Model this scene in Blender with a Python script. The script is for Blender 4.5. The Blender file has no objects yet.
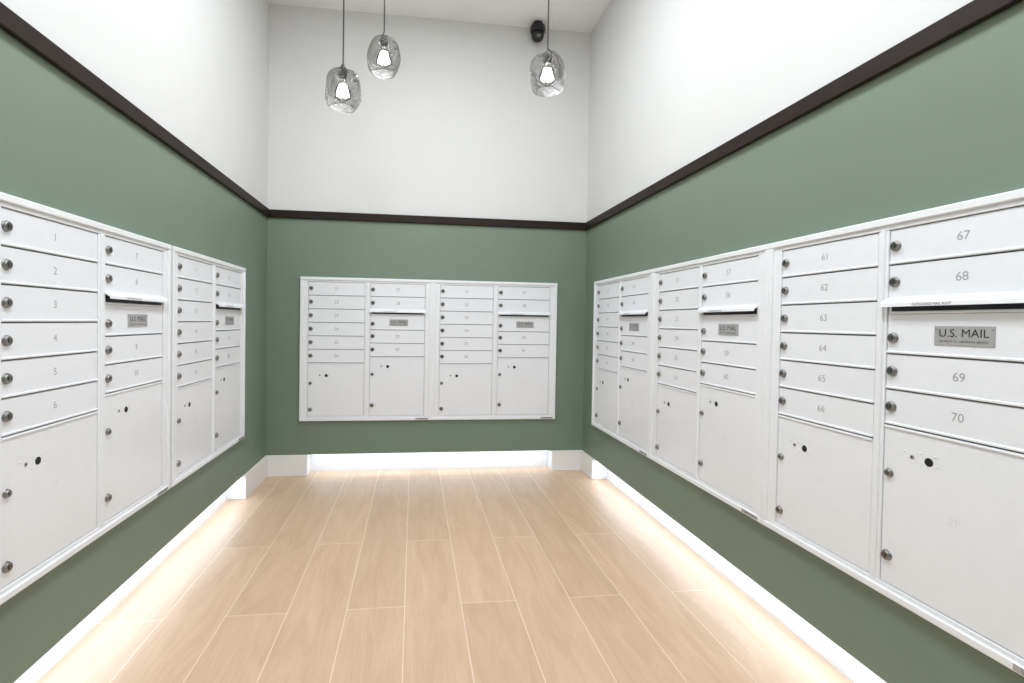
import bpy, bmesh, math, random
from mathutils import Matrix, Vector
random.seed(3)
scn = bpy.context.scene
scn.view_settings.view_transform = 'Standard'
scn.view_settings.look = 'None'

# ------------------------------------------------------------------ dimensions (m)
XL, XR, YB, YF, ZC = -0.955, 1.198, 3.48, -1.3, 3.07
REC = 0.09          # toe-kick recess depth
REC_H = 0.14        # toe-kick / baseboard height
MB_Z = 0.365; MB_H = 0.95; MB_W = 0.865
LEFT_END = 3.06     # where the side recess stops
RIGHT_END = 3.26
BX0, BX1 = -0.70, 0.985
RAIL_Z = 1.719; RAIL_H = 0.05

# ------------------------------------------------------------------ materials
def srgb(r, g, b):
    f = lambda c: (c/255)/12.92 if c/255 <= 0.04045 else (((c/255)+0.055)/1.055)**2.4
    return (f(r), f(g), f(b), 1)

def mat(name, col, rough=0.5, metal=0.0, noise=0.03, nscale=40, bump=0.0, bscale=200, spec=0.5):
    m = bpy.data.materials.new(name); m.use_nodes = True
    nt = m.node_tree; b = nt.nodes['Principled BSDF']
    b.inputs['Roughness'].default_value = rough
    b.inputs['Metallic'].default_value = metal
    b.inputs['Specular IOR Level'].default_value = spec
    tc = nt.nodes.new('ShaderNodeTexCoord')
    n = nt.nodes.new('ShaderNodeTexNoise'); n.inputs['Scale'].default_value = nscale
    n.inputs['Detail'].default_value = 3
    nt.links.new(tc.outputs['Object'], n.inputs['Vector'])
    r = nt.nodes.new('ShaderNodeValToRGB')
    lo = [c*(1-noise) for c in col[:3]]+[1]; hi = [min(1, c*(1+noise)) for c in col[:3]]+[1]
    r.color_ramp.elements[0].position = 0.3; r.color_ramp.elements[1].position = 0.7
    r.color_ramp.elements[0].color = lo; r.color_ramp.elements[1].color = hi
    nt.links.new(n.outputs['Fac'], r.inputs['Fac'])
    nt.links.new(r.outputs['Color'], b.inputs['Base Color'])
    if bump > 0:
        n2 = nt.nodes.new('ShaderNodeTexNoise'); n2.inputs['Scale'].default_value = bscale
        nt.links.new(tc.outputs['Object'], n2.inputs['Vector'])
        bp = nt.nodes.new('ShaderNodeBump'); bp.inputs['Strength'].default_value = bump
        bp.inputs['Distance'].default_value = 0.002
        nt.links.new(n2.outputs['Fac'], bp.inputs['Height'])
        nt.links.new(bp.outputs['Normal'], b.inputs['Normal'])
    return m

def emis(name, col, s):
    m = bpy.data.materials.new(name); m.use_nodes = True
    nt = m.node_tree; nt.nodes.clear()
    e = nt.nodes.new('ShaderNodeEmission'); e.inputs['Color'].default_value = col
    e.inputs['Strength'].default_value = s
    o = nt.nodes.new('ShaderNodeOutputMaterial'); nt.links.new(e.outputs[0], o.inputs[0])
    return m

M_white = mat('wall_white_paint', srgb(217, 218, 218), 0.7, noise=0.012, nscale=3, bump=0.04)
M_ceil = mat('ceiling_paint', srgb(243, 244, 245), 0.8, noise=0.01, nscale=3)
M_green = mat('wall_green_paint', srgb(116, 134, 118), 0.5, noise=0.02, nscale=3, bump=0.05)
M_rail = mat('dark_wood_rail', srgb(38, 27, 24), 0.5, noise=0.15, nscale=25, spec=0.2)
M_base = mat('baseboard_paint', srgb(238, 237, 238), 0.4, noise=0.01)
M_mb = mat('mailbox_powder_coat', srgb(238, 241, 246), 0.32, noise=0.01, bump=0.06, bscale=500)
M_door = mat('mailbox_door_coat', srgb(236, 239, 245), 0.28, noise=0.01, bump=0.06, bscale=500)
M_gap = mat('mailbox_gap', srgb(120, 121, 126), 0.6)
M_chrome = mat('lock_chrome', srgb(150, 148, 146), 0.28, metal=1.0, noise=0.1, nscale=80)
M_key = mat('lock_keyway', srgb(45, 43, 42), 0.5)
M_black = mat('slot_black', srgb(16, 16, 17), 0.5)
M_plq = mat('plaque_aluminium', srgb(176, 176, 178), 0.4, metal=0.25, noise=0.06, nscale=60)
M_num = mat('engraved_number', srgb(164, 165, 170), 0.5)
M_text = mat('plaque_text', srgb(35, 35, 38), 0.5)
M_faint = mat('engraved_faint', srgb(227, 229, 235), 0.5)
M_blkmetal = mat('black_metal', srgb(22, 22, 23), 0.4)
M_led = emis('led_diffuser', (0.85, 0.92, 1, 1), 2.0)
M_panel = emis('light_diffuser', (0.96, 0.985, 1, 1), 4)
M_fil = emis('filament_glow', (1, 0.95, 0.86, 1), 45)

# floor ---------------------------------------------------------------
def floor_mat():
    m = bpy.data.materials.new('maple_plank_floor'); m.use_nodes = True
    nt = m.node_tree; N = nt.nodes; L = nt.links; b = N['Principled BSDF']
    tc = N.new('ShaderNodeTexCoord')
    mp = N.new('ShaderNodeMapping'); mp.inputs['Rotation'].default_value = (0, 0, math.radians(90))
    mp.inputs['Location'].default_value = (0.35, 0.02, 0)
    L.new(tc.outputs['Object'], mp.inputs['Vector'])
    br = N.new('ShaderNodeTexBrick')
    br.offset = 0.37; br.offset_frequency = 2
    br.inputs['Scale'].default_value = 1.0
    br.inputs['Brick Width'].default_value = 1.5
    br.inputs['Row Height'].default_value = 0.205
    br.inputs['Mortar Size'].default_value = 0.0014
    br.inputs['Mortar Smooth'].default_value = 0.1
    br.inputs['Color1'].default_value = (0, 0, 0, 1); br.inputs['Color2'].default_value = (1, 1, 1, 1)
    br.inputs['Mortar'].default_value = (0.5, 0.5, 0.5, 1)
    L.new(mp.outputs[0], br.inputs['Vector'])
    off = N.new('ShaderNodeVectorMath'); off.operation = 'MULTIPLY'
    off.inputs[1].default_value = (7, 13, 5)
    L.new(br.outputs['Color'], off.inputs[0])
    def grain(scale, s, det, dist, p0, p1, c0, c1):
        mg = N.new('ShaderNodeMapping'); mg.inputs['Scale'].default_value = scale
        L.new(tc.outputs['Object'], mg.inputs['Vector'])
        ad = N.new('ShaderNodeVectorMath'); ad.operation = 'ADD'
        L.new(off.outputs[0], ad.inputs[0]); L.new(mg.outputs[0], ad.inputs[1])
        g = N.new('ShaderNodeTexNoise'); g.inputs['Scale'].default_value = s; g.inputs['Detail'].default_value = det
        g.inputs['Roughness'].default_value = 0.65; g.inputs['Distortion'].default_value = dist
        L.new(ad.outputs[0], g.inputs['Vector'])
        r = N.new('ShaderNodeValToRGB')
        r.color_ramp.elements[0].position = p0; r.color_ramp.elements[0].color = c0
        r.color_ramp.elements[1].position = p1; r.color_ramp.elements[1].color = c1
        L.new(g.outputs['Fac'], r.inputs['Fac']); return r
    def mul(a, bb):
        mu = N.new('ShaderNodeMix'); mu.data_type = 'RGBA'; mu.blend_type = 'MULTIPLY'; mu.inputs[0].default_value = 1
        L.new(a, mu.inputs[6]); L.new(bb, mu.inputs[7]); return mu.outputs[2]
    r1 = grain((7, 1.1, 1), 1.6, 9, 1.6, 0.3, 0.7, srgb(204, 172, 142), srgb(220, 191, 163))
    r2 = grain((90, 3.0, 1), 2.0, 4, 0.3, 0.35, 0.65, (0.95, 0.935, 0.92, 1), (1.02, 1.02, 1.02, 1))
    tone = N.new('ShaderNodeValToRGB')
    tone.color_ramp.elements[0].color = (0.94, 0.93, 0.92, 1); tone.color_ramp.elements[1].color = (1.03, 1.02, 1.01, 1)
    L.new(br.outputs['Color'], tone.inputs['Fac'])
    c = mul(mul(r1.outputs[0], r2.outputs[0]), tone.outputs[0])
    mx = N.new('ShaderNodeMix'); mx.data_type = 'RGBA'
    L.new(br.outputs['Fac'], mx.inputs[0]); L.new(c, mx.inputs[6])
    mx.inputs[7].default_value = srgb(237, 220, 204)
    L.new(mx.outputs[2], b.inputs['Base Color'])
    b.inputs['Roughness'].default_value = 0.40
    b.inputs['Specular IOR Level'].default_value = 0.45
    return m
M_floor = floor_mat()

def glass_mat(name, tint, blend, bump=0.3):
    m = bpy.data.materials.new(name); m.use_nodes = True
    nt = m.node_tree; N = nt.nodes; N.clear()
    t = N.new('ShaderNodeBsdfTransparent')
    gl = N.new('ShaderNodeBsdfGlossy'); gl.inputs['Roughness'].default_value = 0.05
    gl.inputs['Color'].default_value = (0.85, 0.85, 0.85, 1)
    lw = N.new('ShaderNodeLayerWeight'); lw.inputs['Blend'].default_value = blend
    nz = N.new('ShaderNodeTexNoise'); nz.inputs['Scale'].default_value = 20
    # uneven smoke tint
    rp = N.new('ShaderNodeValToRGB')
    rp.color_ramp.elements[0].position = 0.40; rp.color_ramp.elements[0].color = (*[c*0.66 for c in tint], 1)
    rp.color_ramp.elements[1].position = 0.56; rp.color_ramp.elements[1].color = (*tint, 1)
    if bump > 0:
        nt.links.new(nz.outputs['Fac'], rp.inputs['Fac']); nt.links.new(rp.outputs[0], t.inputs['Color'])
    else: t.inputs['Color'].default_value = (*tint, 1)
    bp = N.new('ShaderNodeBump'); bp.inputs['Strength'].default_value = bump; bp.inputs['Distance'].default_value = 0.012
    nt.links.new(nz.outputs['Fac'], bp.inputs['Height'])
    nt.links.new(bp.outputs[0], gl.inputs['Normal']); nt.links.new(bp.outputs[0], lw.inputs['Normal'])
    mx = N.new('ShaderNodeMixShader'); o = N.new('ShaderNodeOutputMaterial')
    nt.links.new(lw.outputs['Fresnel'], mx.inputs[0]); nt.links.new(t.outputs[0], mx.inputs[1])
    nt.links.new(gl.outputs[0], mx.inputs[2]); nt.links.new(mx.outputs[0], o.inputs[0])
    return m
M_glass = glass_mat('smoked_glass', (0.88, 0.88, 0.88), 0.20, 0.8)
M_bulb = glass_mat('bulb_glass', (0.96, 0.96, 0.95), 0.12, 0.0)

# ------------------------------------------------------------------ mesh helpers
def box(bm, x0, x1, y0, y1, z0, z1, mi=0):
    v = [bm.verts.new((x, y, z)) for x in (x0, x1) for y in (y0, y1) for z in (z0, z1)]
    for f in [(0,1,3,2),(4,6,7,5),(0,4,5,1),(2,3,7,6),(0,2,6,4),(1,5,7,3)]:
        fc = bm.faces.new([v[i] for i in f]); fc.material_index = mi

def slab(bm, x0, x1, z0, z1, yb, yf, c=0.0015, mi=0):
    """panel facing -Y, back at yb front at yf (yf<yb) with chamfered front rim"""
    def ring(y, i): return [bm.verts.new(p) for p in ((x0+i,y,z0+i),(x1-i,y,z0+i),(x1-i,y,z1-i),(x0+i,y,z1-i))]
    a = ring(yb, 0); b = ring(yf+c, 0); d = ring(yf, c)
    fs = [a[::-1], d]
    for p, q in ((a, b), (b, d)):
        for i in range(4):
            j = (i+1) % 4; fs.append([p[i], p[j], q[j], q[i]])
    for f in fs:
        fc = bm.faces.new(f); fc.material_index = mi

def disc(bm, cx, cz, yb, yf, r, mi, n=20, c=0.0015):
    rings = []
    for y, rr in ((yb, r), (yf+c, r), (yf, r-c)):
        rings.append([bm.verts.new((cx+rr*math.cos(2*math.pi*i/n), y, cz+rr*math.sin(2*math.pi*i/n))) for i in range(n)])
    for p, q in zip(rings, rings[1:]):
        for i in range(n):
            f = bm.faces.new([p[i], p[(i+1)%n], q[(i+1)%n], q[i]]); f.material_index = mi; f.smooth = True
    f = bm.faces.new(rings[-1]); f.material_index = mi

def lathe(bm, prof, mi=0, n=32, center=(0,0,0), deform=None, smooth=True):
    cx, cy, cz = center; rings = []
    for r, z in prof:
        ring = []
        for i in range(n):
            a = 2*math.pi*i/n
            rr = r*(deform(a, z) if deform else 1)
            ring.append(bm.verts.new((cx+rr*math.cos(a), cy+rr*math.sin(a), cz+z)))
        rings.append(ring)
    for p, q in zip(rings, rings[1:]):
        for i in range(n):
            f = bm.faces.new([p[i], p[(i+1)%n], q[(i+1)%n], q[i]]); f.material_index = mi; f.smooth = smooth

_tc = {}
def text(bm, s, cx, cz, y, size, mi):
    key = (s, size)
    if key not in _tc:
        cu = bpy.data.curves.new('t', 'FONT'); cu.body = s; cu.size = 1.0
        cu.align_x = 'CENTER'; cu.align_y = 'CENTER'; cu.resolution_u = 3
        ob = bpy.data.objects.new('t', cu); scn.collection.objects.link(ob)
        dg = bpy.context.evaluated_depsgraph_get(); dg.update()
        me = ob.evaluated_get(dg).to_mesh()
        _tc[key] = ([tuple(v.co*size) for v in me.vertices], [tuple(p.vertices) for p in me.polygons])
        bpy.data.objects.remove(ob, do_unlink=True); bpy.data.curves.remove(cu)
    vs, ps = _tc[key]
    nv = [bm.verts.new((cx+v[0], y, cz+v[1])) for v in vs]
    for p in ps:
        try:
            f = bm.faces.new([nv[i] for i in p]); f.material_index = mi
        except ValueError: pass

def obj(name, bm, mats, parent=None, fix=True):
    if fix: bmesh.ops.recalc_face_normals(bm, faces=bm.faces)
    me = bpy.data.meshes.new(name); bm.to_mesh(me); bm.free()
    for m in mats: me.materials.append(m)
    o = bpy.data.objects.new(name, me); scn.collection.objects.link(o)
    if parent: o.parent = parent
    return o

def boxes(name, lst, mats):
    bm = bmesh.new()
    for b in lst: box(bm, *b)
    return obj(name, bm, mats)

# ------------------------------------------------------------------ room shell
T = 0.16
boxes('floor', [(XL-T, XR+T, YF-T, YB+T, -0.08, 0)], [M_floor])
boxes('ceiling', [(XL-T, XR+T, YF-T, YB+T, ZC, ZC+0.1)], [M_ceil])
boxes('wall_left', [
    (XL-T, XL, YF, YB, REC_H, RAIL_Z, 0), (XL-T, XL, YF, YB, RAIL_Z, ZC, 1),
    (XL-T, XL-REC, YF, LEFT_END, 0, REC_H, 2), (XL-T, XL, LEFT_END, YB, 0, REC_H, 0)], [M_green, M_white, M_base])
boxes('wall_right', [
    (XR, XR+T, YF, YB, REC_H, RAIL_Z, 0), (XR, XR+T, YF, YB, RAIL_Z, ZC, 1),
    (XR+REC, XR+T, YF, RIGHT_END, 0, REC_H, 2), (XR, XR+T, RIGHT_END, YB, 0, REC_H, 0)], [M_green, M_white, M_base])
boxes('wall_back', [
    (XL-T, XR+T, YB, YB+T, REC_H, RAIL_Z, 0), (XL-T, XR+T, YB, YB+T, RAIL_Z, ZC, 1),
    (BX0, BX1, YB+REC, YB+T, 0, REC_H, 2), (XL-T, BX0, YB, YB+T, 0, REC_H, 0), (BX1, XR+T, YB, YB+T, 0, REC_H, 0)],
    [M_green, M_white, M_base])
boxes('wall_front', [(XL-T, XR+T, YF-T, YF, 0, RAIL_Z, 0), (XL-T, XR+T, YF-T, YF, RAIL_Z, ZC, 1)], [M_green, M_white])

bt = 0.014
def profile_base(name, lst):
    bm = bmesh.new()
    for b in lst: box(bm, *b)
    o = obj(name, bm, [M_base])
    bv = o.modifiers.new('b', 'BEVEL'); bv.width = 0.003; bv.segments = 2
    return o
profile_base('baseboard_left', [(XL, XL+bt, LEFT_END-bt, YB, 0, REC_H), (XL-REC, XL, LEFT_END-bt, LEFT_END, 0, REC_H-0.001)])
profile_base('baseboard_right', [(XR-bt, XR, RIGHT_END-bt, YB, 0, REC_H), (XR, XR+REC, RIGHT_END-bt, RIGHT_END, 0, REC_H-0.001)])
profile_base('baseboard_back', [
    (XL+bt, BX0+bt, YB-bt, YB, 0, REC_H), (BX1-bt, XR-bt, YB-bt, YB, 0, REC_H),
    (BX0, BX0+bt, YB, YB+REC, 0, REC_H-0.001), (BX1-bt, BX1, YB, YB+REC, 0, REC_H-0.001)])

rt = 0.018
for nm, b in (('trim_1', (XL, XL+rt, YF, YB, RAIL_Z-RAIL_H/2, RAIL_Z+RAIL_H/2)),
              ('trim_2', (XL+rt, XR-rt, YB-rt, YB, RAIL_Z-RAIL_H/2, RAIL_Z+RAIL_H/2)),
              ('trim_3', (XR-rt, XR, YF, YB, RAIL_Z-RAIL_H/2, RAIL_Z+RAIL_H/2))):
    o = boxes(nm, [b], [M_rail]); bv = o.modifiers.new('b', 'BEVEL'); bv.width = 0.003; bv.segments = 2

# ------------------------------------------------------------------ mailboxes
MM = [M_mb, M_door, M_gap, M_chrome, M_key, M_black, M_plq, M_num, M_text, M_faint]
U = 0.0889
ZT = MB_H-0.031
LO = 0.018
def lock(bm, x, z, y, r=0.0115):
    disc(bm, x, z, y, y-0.003, r+0.002, 3)
    disc(bm, x, z, y-0.003, y-0.008, r, 3)
    disc(bm, x, z, y-0.008, y-0.0084, r*0.55, 4, n=14, c=0.0002)
    slab(bm, x-0.0012, x+0.0012, z-r*0.5, z+r*0.5, y-0.008, y-0.0092, 0.0003, 3)

def mailbox(first, loc, rot, FR=0.05, DIV=0.034, W=MB_W):
    CW = (W-2*FR-DIV)/2
    def small_door(x0, z1, h, n):
        g = 0.0018
        slab(bm, x0+g, x0+CW-g, z1-h+g, z1-g, -0.004, -0.0105, 0.0012, 1)
        slab(bm, x0+g, x0+CW-g, z1-h+g, z1-h+g+0.006, -0.0105, -0.0135, 0.0015, 1)
        lock(bm, x0+LO, z1-h*0.48, -0.0105)
        text(bm, str(n), x0+CW*0.50, z1-h*0.48, -0.0108, 0.028, 7)
    def parcel(x0, z1, h, label, f1, f2, fh):
        g = 0.0018
        slab(bm, x0+g, x0+CW-g, z1-h+g, z1-g, -0.004, -0.0105, 0.0012, 1)
        slab(bm, x0+g, x0+CW-g, z1-0.008, z1-g, -0.0105, -0.0135, 0.0015, 1)
        lock(bm, x0+LO, z1-h*f1, -0.0105, 0.009)
        lock(bm, x0+LO, z1-h*f2, -0.0105, 0.0115)
        zc = z1-h*fh
        disc(bm, x0+CW*0.33, zc, -0.0105, -0.0115, 0.0100, 5, c=0.0004)
        disc(bm, x0+CW*0.215, zc+0.002, -0.0105, -0.0118, 0.0055, 6, c=0.0005)
        disc(bm, x0+CW*0.215, zc+0.002, -0.0118, -0.0120, 0.0028, 5, n=10, c=0.0001)
        for a, b in ((0.27, 0.016), (0.27, -0.014), (0.37, 0.016), (0.38, -0.006), (0.16, 0.012)):
            disc(bm, x0+CW*a, zc+b, -0.0105, -0.0122, 0.0028, 1, n=10, c=0.0004)
        text(bm, label, x0+CW*0.5, z1-h*0.47, -0.0108, 0.028, 9)
    bm = bmesh.new()
    slab(bm, 0.004, W-0.004, 0.004, MB_H-0.004, 0, -0.004, 0.0005, 2)
    for (x0, x1, z0, z1) in ((0, W, MB_H-0.02, MB_H), (0, W, 0, 0.02), (0, 0.02, 0.02, MB_H-0.02), (W-0.02, W, 0.02, MB_H-0.02)):
        slab(bm, x0, x1, z0, z1, 0, -0.020, 0.003, 0)
    for (x0, x1, z0, z1) in ((0.02, W-0.02, ZT, MB_H-0.02), (0.02, W-0.02, 0.02, ZT-10*U),
                             (0.02, FR, ZT-10*U, ZT), (W-FR, W-0.02, ZT-10*U, ZT)):
        slab(bm, x0, x1, z0, z1, 0, -0.014, 0.001, 0)
    slab(bm, FR+CW, FR+CW+DIV, ZT-10*U, ZT, 0, -0.0125, 0.001, 0)
    slab(bm, FR+CW+0.009, FR+CW+DIV-0.009, ZT-10*U, ZT, -0.0125, -0.0165, 0.0015, 0)
    # column A : six doors + parcel locker
    x = FR; z = ZT
    for i in range(6):
        small_door(x, z, U, first+i); z -= U
    parcel(x, z, 4*U, '1P', 0.38, 0.87, 0.24)
    # column B : two doors, outgoing mail, two doors, parcel locker
    x = FR+CW+DIV; z = ZT
    for i in range(2):
        small_door(x, z, U, first+6+i); z -= U
    h = 1.5*U; g = 0.0018
    slab(bm, x+g, x+CW-g, z-h+g, z-0.034, -0.004, -0.0105, 0.0012, 1)
    slab(bm, x+g, x+CW-g, z-h+g, z-h+g+0.006, -0.0105, -0.0135, 0.0015, 1)
    slab(bm, x+0.002, x+CW-0.002, z-0.0335, z-0.002, -0.004, -0.0085, 0.0005, 1)
    slab(bm, x+0.010, x+CW-0.010, z-0.027, z-0.003, -0.0085, -0.0105, 0.0004, 5)
    slab(bm, x+0.010, x+CW-0.010, z-0.0335, z-0.0275, -0.0085, -0.0160, 0.0012, 1)
    hx0, hx1 = x-0.003, x+CW+0.003
    prof = [(-0.0145, z+0.004), (-0.030, z-0.007), (-0.031, z-0.0165), (-0.0285, z-0.0165), (-0.0275, z-0.010), (-0.0105, z-0.001), (-0.0105, z+0.004)]
    A = [bm.verts.new((hx0, p[0], p[1])) for p in prof]; B = [bm.verts.new((hx1, p[0], p[1])) for p in prof]
    bm.faces.new(A).material_index = 0; bm.faces.new(B[::-1]).material_index = 0
    for i in range(len(prof)):
        j = (i+1) % len(prof)
        bm.faces.new([A[i], B[i], B[j], A[j]]).material_index = 5 if i in (3, 4) else 0
    text(bm, 'OUTGOING MAIL SLOT', x+CW*0.36, z-0.0120, -0.0314, 0.0085, 8)
    lock(bm, x+LO, z-h*0.70, -0.0105)
    pc = x+CW*0.52; pz = z-h*0.63
    slab(bm, pc-0.062, pc+0.062, pz-0.022, pz+0.022, -0.0105, -0.0125, 0.001, 6)
    text(bm, 'U.S. MAIL', pc, pz+0.005, -0.0128, 0.0255, 8)
    text(bm, 'PROPERTY OF THE POSTAL SERVICE', pc, pz-0.013, -0.0128, 0.0062, 8)
    for s in (-0.058, 0.058): disc(bm, pc+s, pz+0.014, -0.0125, -0.0135, 0.0018, 3, n=10, c=0.0004)
    z -= h
    for i in range(2):
        small_door(x, z, U, first+8+i); z -= U
    parcel(x, z, 4.5*U, '2P', 0.30, 0.82, 0.17)
    slab(bm, W-0.105, W-0.02, 0.004, 0.017, -0.020, -0.0206, 0.0002, 6)
    text(bm, 'USPS 4C 10D', W-0.062, 0.0105, -0.0209, 0.010, 8)
    bmesh.ops.rotate(bm, verts=bm.verts, cent=(0, 0, 0), matrix=Matrix.Rotation(rot, 3, 'Z'))
    o = obj('mailbox_cluster', bm, MM)
    o.location = loc
    return o
mailbox(1,  (XL, 3.0-2*MB_W-0.016, MB_Z),  math.pi/2)
mailbox(11, (XL, 3.0-MB_W, MB_Z),  math.pi/2)
mailbox(21, (-0.742, YB, MB_Z), 0)
mailbox(31, (-0.742+MB_W, YB, MB_Z), 0)
for k in range(3):
    mailbox(41+10*k, (XR, 3.26-k*0.839, MB_Z), -math.pi/2, 0.056, 0.029, 0.839)

# ------------------------------------------------------------------ pendants
def pendant(x, y, zc, seed):
    rnd = random.Random(seed)
    root = bpy.data.objects.new('pendant_lamp', None); scn.collection.objects.link(root)
    root.location = (x, y, zc)
    ph = [rnd.uniform(0, 6.28) for _ in range(4)]
    def dim(a, z):
        k = min(1, max(0, (0.085-z)/0.03))
        return 1+k*(0.06*math.sin(3*a+ph[0]+z*28)+0.038*math.sin(5*a+ph[1]-z*45)+0.02*math.sin(2*a+ph[2]+z*60))
    R = 0.075
    prof = [(0.22,0.078),(0.42,0.077),(0.64,0.070),(0.81,0.055),(0.92,0.034),(0.98,0.010),(1.0,-0.014),(0.99,-0.036),(0.95,-0.054),(0.87,-0.069),(0.76,-0.079),(0.68,-0.083)]
    bm = bmesh.new()
    lathe(bm, [(r*R, z) for r, z in prof], deform=dim, n=40)
    lathe(bm, [(0.68*R, -0.083), (0.64*R, -0.084), (0.62*R, -0.081), (0.66*R, -0.078)], deform=dim, n=40)
    s = obj('glass_shade', bm, [M_glass], root)
    sb = s.modifiers.new('u', 'SUBSURF'); sb.levels = 1; sb.render_levels = 1
    bm = bmesh.new()
    lathe(bm, [(0.0005,0.104),(0.006,0.103),(0.008,0.092),(0.0165,0.088),(0.0185,0.084),(0.0185,0.056),(0.015,0.052),(0.015,0.036),(0.0005,0.035)], n=24, smooth=False)
    obj('socket_cap', bm, [M_blkmetal], root)
    bm = bmesh.new()
    lathe(bm, [(0.0032, 0.10), (0.0032, ZC-zc-0.02)], n=10)
    obj('cord', bm, [M_blkmetal], root)
    bm = bmesh.new()
    lathe(bm, [(0.0005, ZC-zc-0.03), (0.055, ZC-zc-0.028), (0.06, ZC-zc-0.022), (0.06, ZC-zc-0.0005), (0.0005, ZC-zc-0.0004)], n=32, smooth=False)
    obj('canopy', bm, [M_blkmetal], root)
    bm = bmesh.new()
    lathe(bm, [(0.013,0.036),(0.018,0.022),(0.030,0.000),(0.035,-0.018),(0.030,-0.038),(0.016,-0.050),(0.0005,-0.053)], n=24)
    obj('bulb_glass', bm, [M_bulb], root)
    bm = bmesh.new()
    for k in range(8):
        a = k*math.pi/4
        p0 = Vector((0.011*math.cos(a), 0.011*math.sin(a), 0.014)); p1 = Vector((0.024*math.cos(a+0.5), 0.024*math.sin(a+0.5), -0.030))
        d = (p1-p0); mtx = Matrix.Translation((p0+p1)/2) @ d.to_track_quat('Z', 'Y').to_matrix().to_4x4()
        bmesh.ops.create_cone(bm, cap_ends=True, segments=8, radius1=0.0042, radius2=0.0042, depth=d.length, matrix=mtx)
    obj('filament', bm, [M_fil], root)
pendant(-0.316, 2.26, 0.991+1.034, 1)
pendant(-0.153, 2.389, 1.21+1.034, 2)
pendant(0.550, 2.146, 1.070+1.036, 5)

# ------------------------------------------------------------------ turret security camera
root = bpy.data.objects.new('security_camera', None); scn.collection.objects.link(root)
root.location = (0.805, 3.42, ZC)
bm = bmesh.new()
lathe(bm, [(0.0005,-0.0005),(0.030,-0.0005),(0.030,-0.022),(0.050,-0.026),(0.052,-0.056),(0.046,-0.066),(0.0005,-0.067)], n=32, smooth=False)
obj('base_plate', bm, [M_blkmetal], root)
bm = bmesh.new()
bmesh.ops.create_uvsphere(bm, u_segments=28, v_segments=16, radius=0.042, matrix=Matrix.Translation((0, 0, -0.086)))
for f in bm.faces: f.smooth = True
obj('turret_ball', bm, [M_blkmetal], root)
bm = bmesh.new()
mt = Matrix.Translation((0.0, -0.036, -0.100)) @ Matrix.Rotation(math.radians(65), 4, 'X')
bmesh.ops.create_cone(bm, cap_ends=True, segments=20, radius1=0.014, radius2=0.014, depth=0.012, matrix=mt)
obj('lens', bm, [M_gap], root)

# ------------------------------------------------------------------ lighting
def area(name, loc, sx, sy, power, col=(1, 1, 1), parent=None):
    l = bpy.data.lights.new(name, 'AREA'); l.shape = 'RECTANGLE'; l.size = sx; l.size_y = sy
    l.energy = power; l.color = col
    o = bpy.data.objects.new(name, l); scn.collection.objects.link(o); o.location = loc
    if parent: o.parent = parent
    return o
for i, (x, y) in enumerate(((0.13, 2.1), (0.13, 0.75), (0.13, -0.6))):
    bm = bmesh.new(); w = 0.30; fz = ZC
    for b in ((x-w, x+w, y-w, y-w+0.02), (x-w, x+w, y+w-0.02, y+w), (x-w, x-w+0.02, y-w+0.02, y+w-0.02), (x+w-0.02, x+w, y-w+0.02, y+w-0.02)):
        box(bm, b[0], b[1], b[2], b[3], fz-0.03, fz, 0)
    box(bm, x-w+0.02, x+w-0.02, y-w+0.02, y+w-0.02, fz-0.015, fz, 1)
    o = obj('ceiling_light_panel', bm, [M_ceil, M_panel])
    area('panel_lamp', (x, y, fz-0.032), 0.56, 0.56, 23.0, (0.94, 0.97, 1.0), o)
def strip(x0, x1, y0, y1, power):
    bm = bmesh.new(); box(bm, x0, x1, y0, y1, REC_H-0.008, REC_H-0.0005)
    o = obj('led_strip_light', bm, [M_led])
    area('strip_lamp', ((x0+x1)/2, (y0+y1)/2, REC_H-0.010), x1-x0, y1-y0, power, (0.68, 0.82, 1.0), o)
strip(XL-0.045, XL-0.020, YF+0.02, LEFT_END-0.03, 5.4)
strip(XR+0.020, XR+0.045, YF+0.02, RIGHT_END-0.03, 5.4)
strip(BX0+0.03, BX1-0.03, YB+0.020, YB+0.045, 1.5)

w = bpy.data.worlds.new('w'); scn.world = w; w.use_nodes = True
w.node_tree.nodes['Background'].inputs[0].default_value = (1, 1, 1, 1)
w.node_tree.nodes['Background'].inputs[1].default_value = 0.3

# ------------------------------------------------------------------ camera
F = 510.0
th = math.atan(66/F); p = math.atan(9/F); ph = 0.016
fw = Vector((math.sin(th)*math.cos(p), math.cos(th)*math.cos(p), -math.sin(p)))
r0 = Vector((math.cos(th), -math.sin(th), 0)); u0 = r0.cross(fw)
r = r0*math.cos(ph)+u0*math.sin(ph); u = -r0*math.sin(ph)+u0*math.cos(ph)
M = Matrix((r, u, -fw)).transposed().to_4x4(); M.translation = Vector((0, 0, 1.036))
cd = bpy.data.cameras.new('camera'); cam = bpy.data.objects.new('camera', cd); scn.collection.objects.link(cam)
cam.matrix_world = M
cd.sensor_width = 36; cd.lens = F*36/1024
cd.shift_x = (512-480)/1024; cd.shift_y = (331-341.5)/1024
cd.clip_start = 0.02
scn.camera = cam
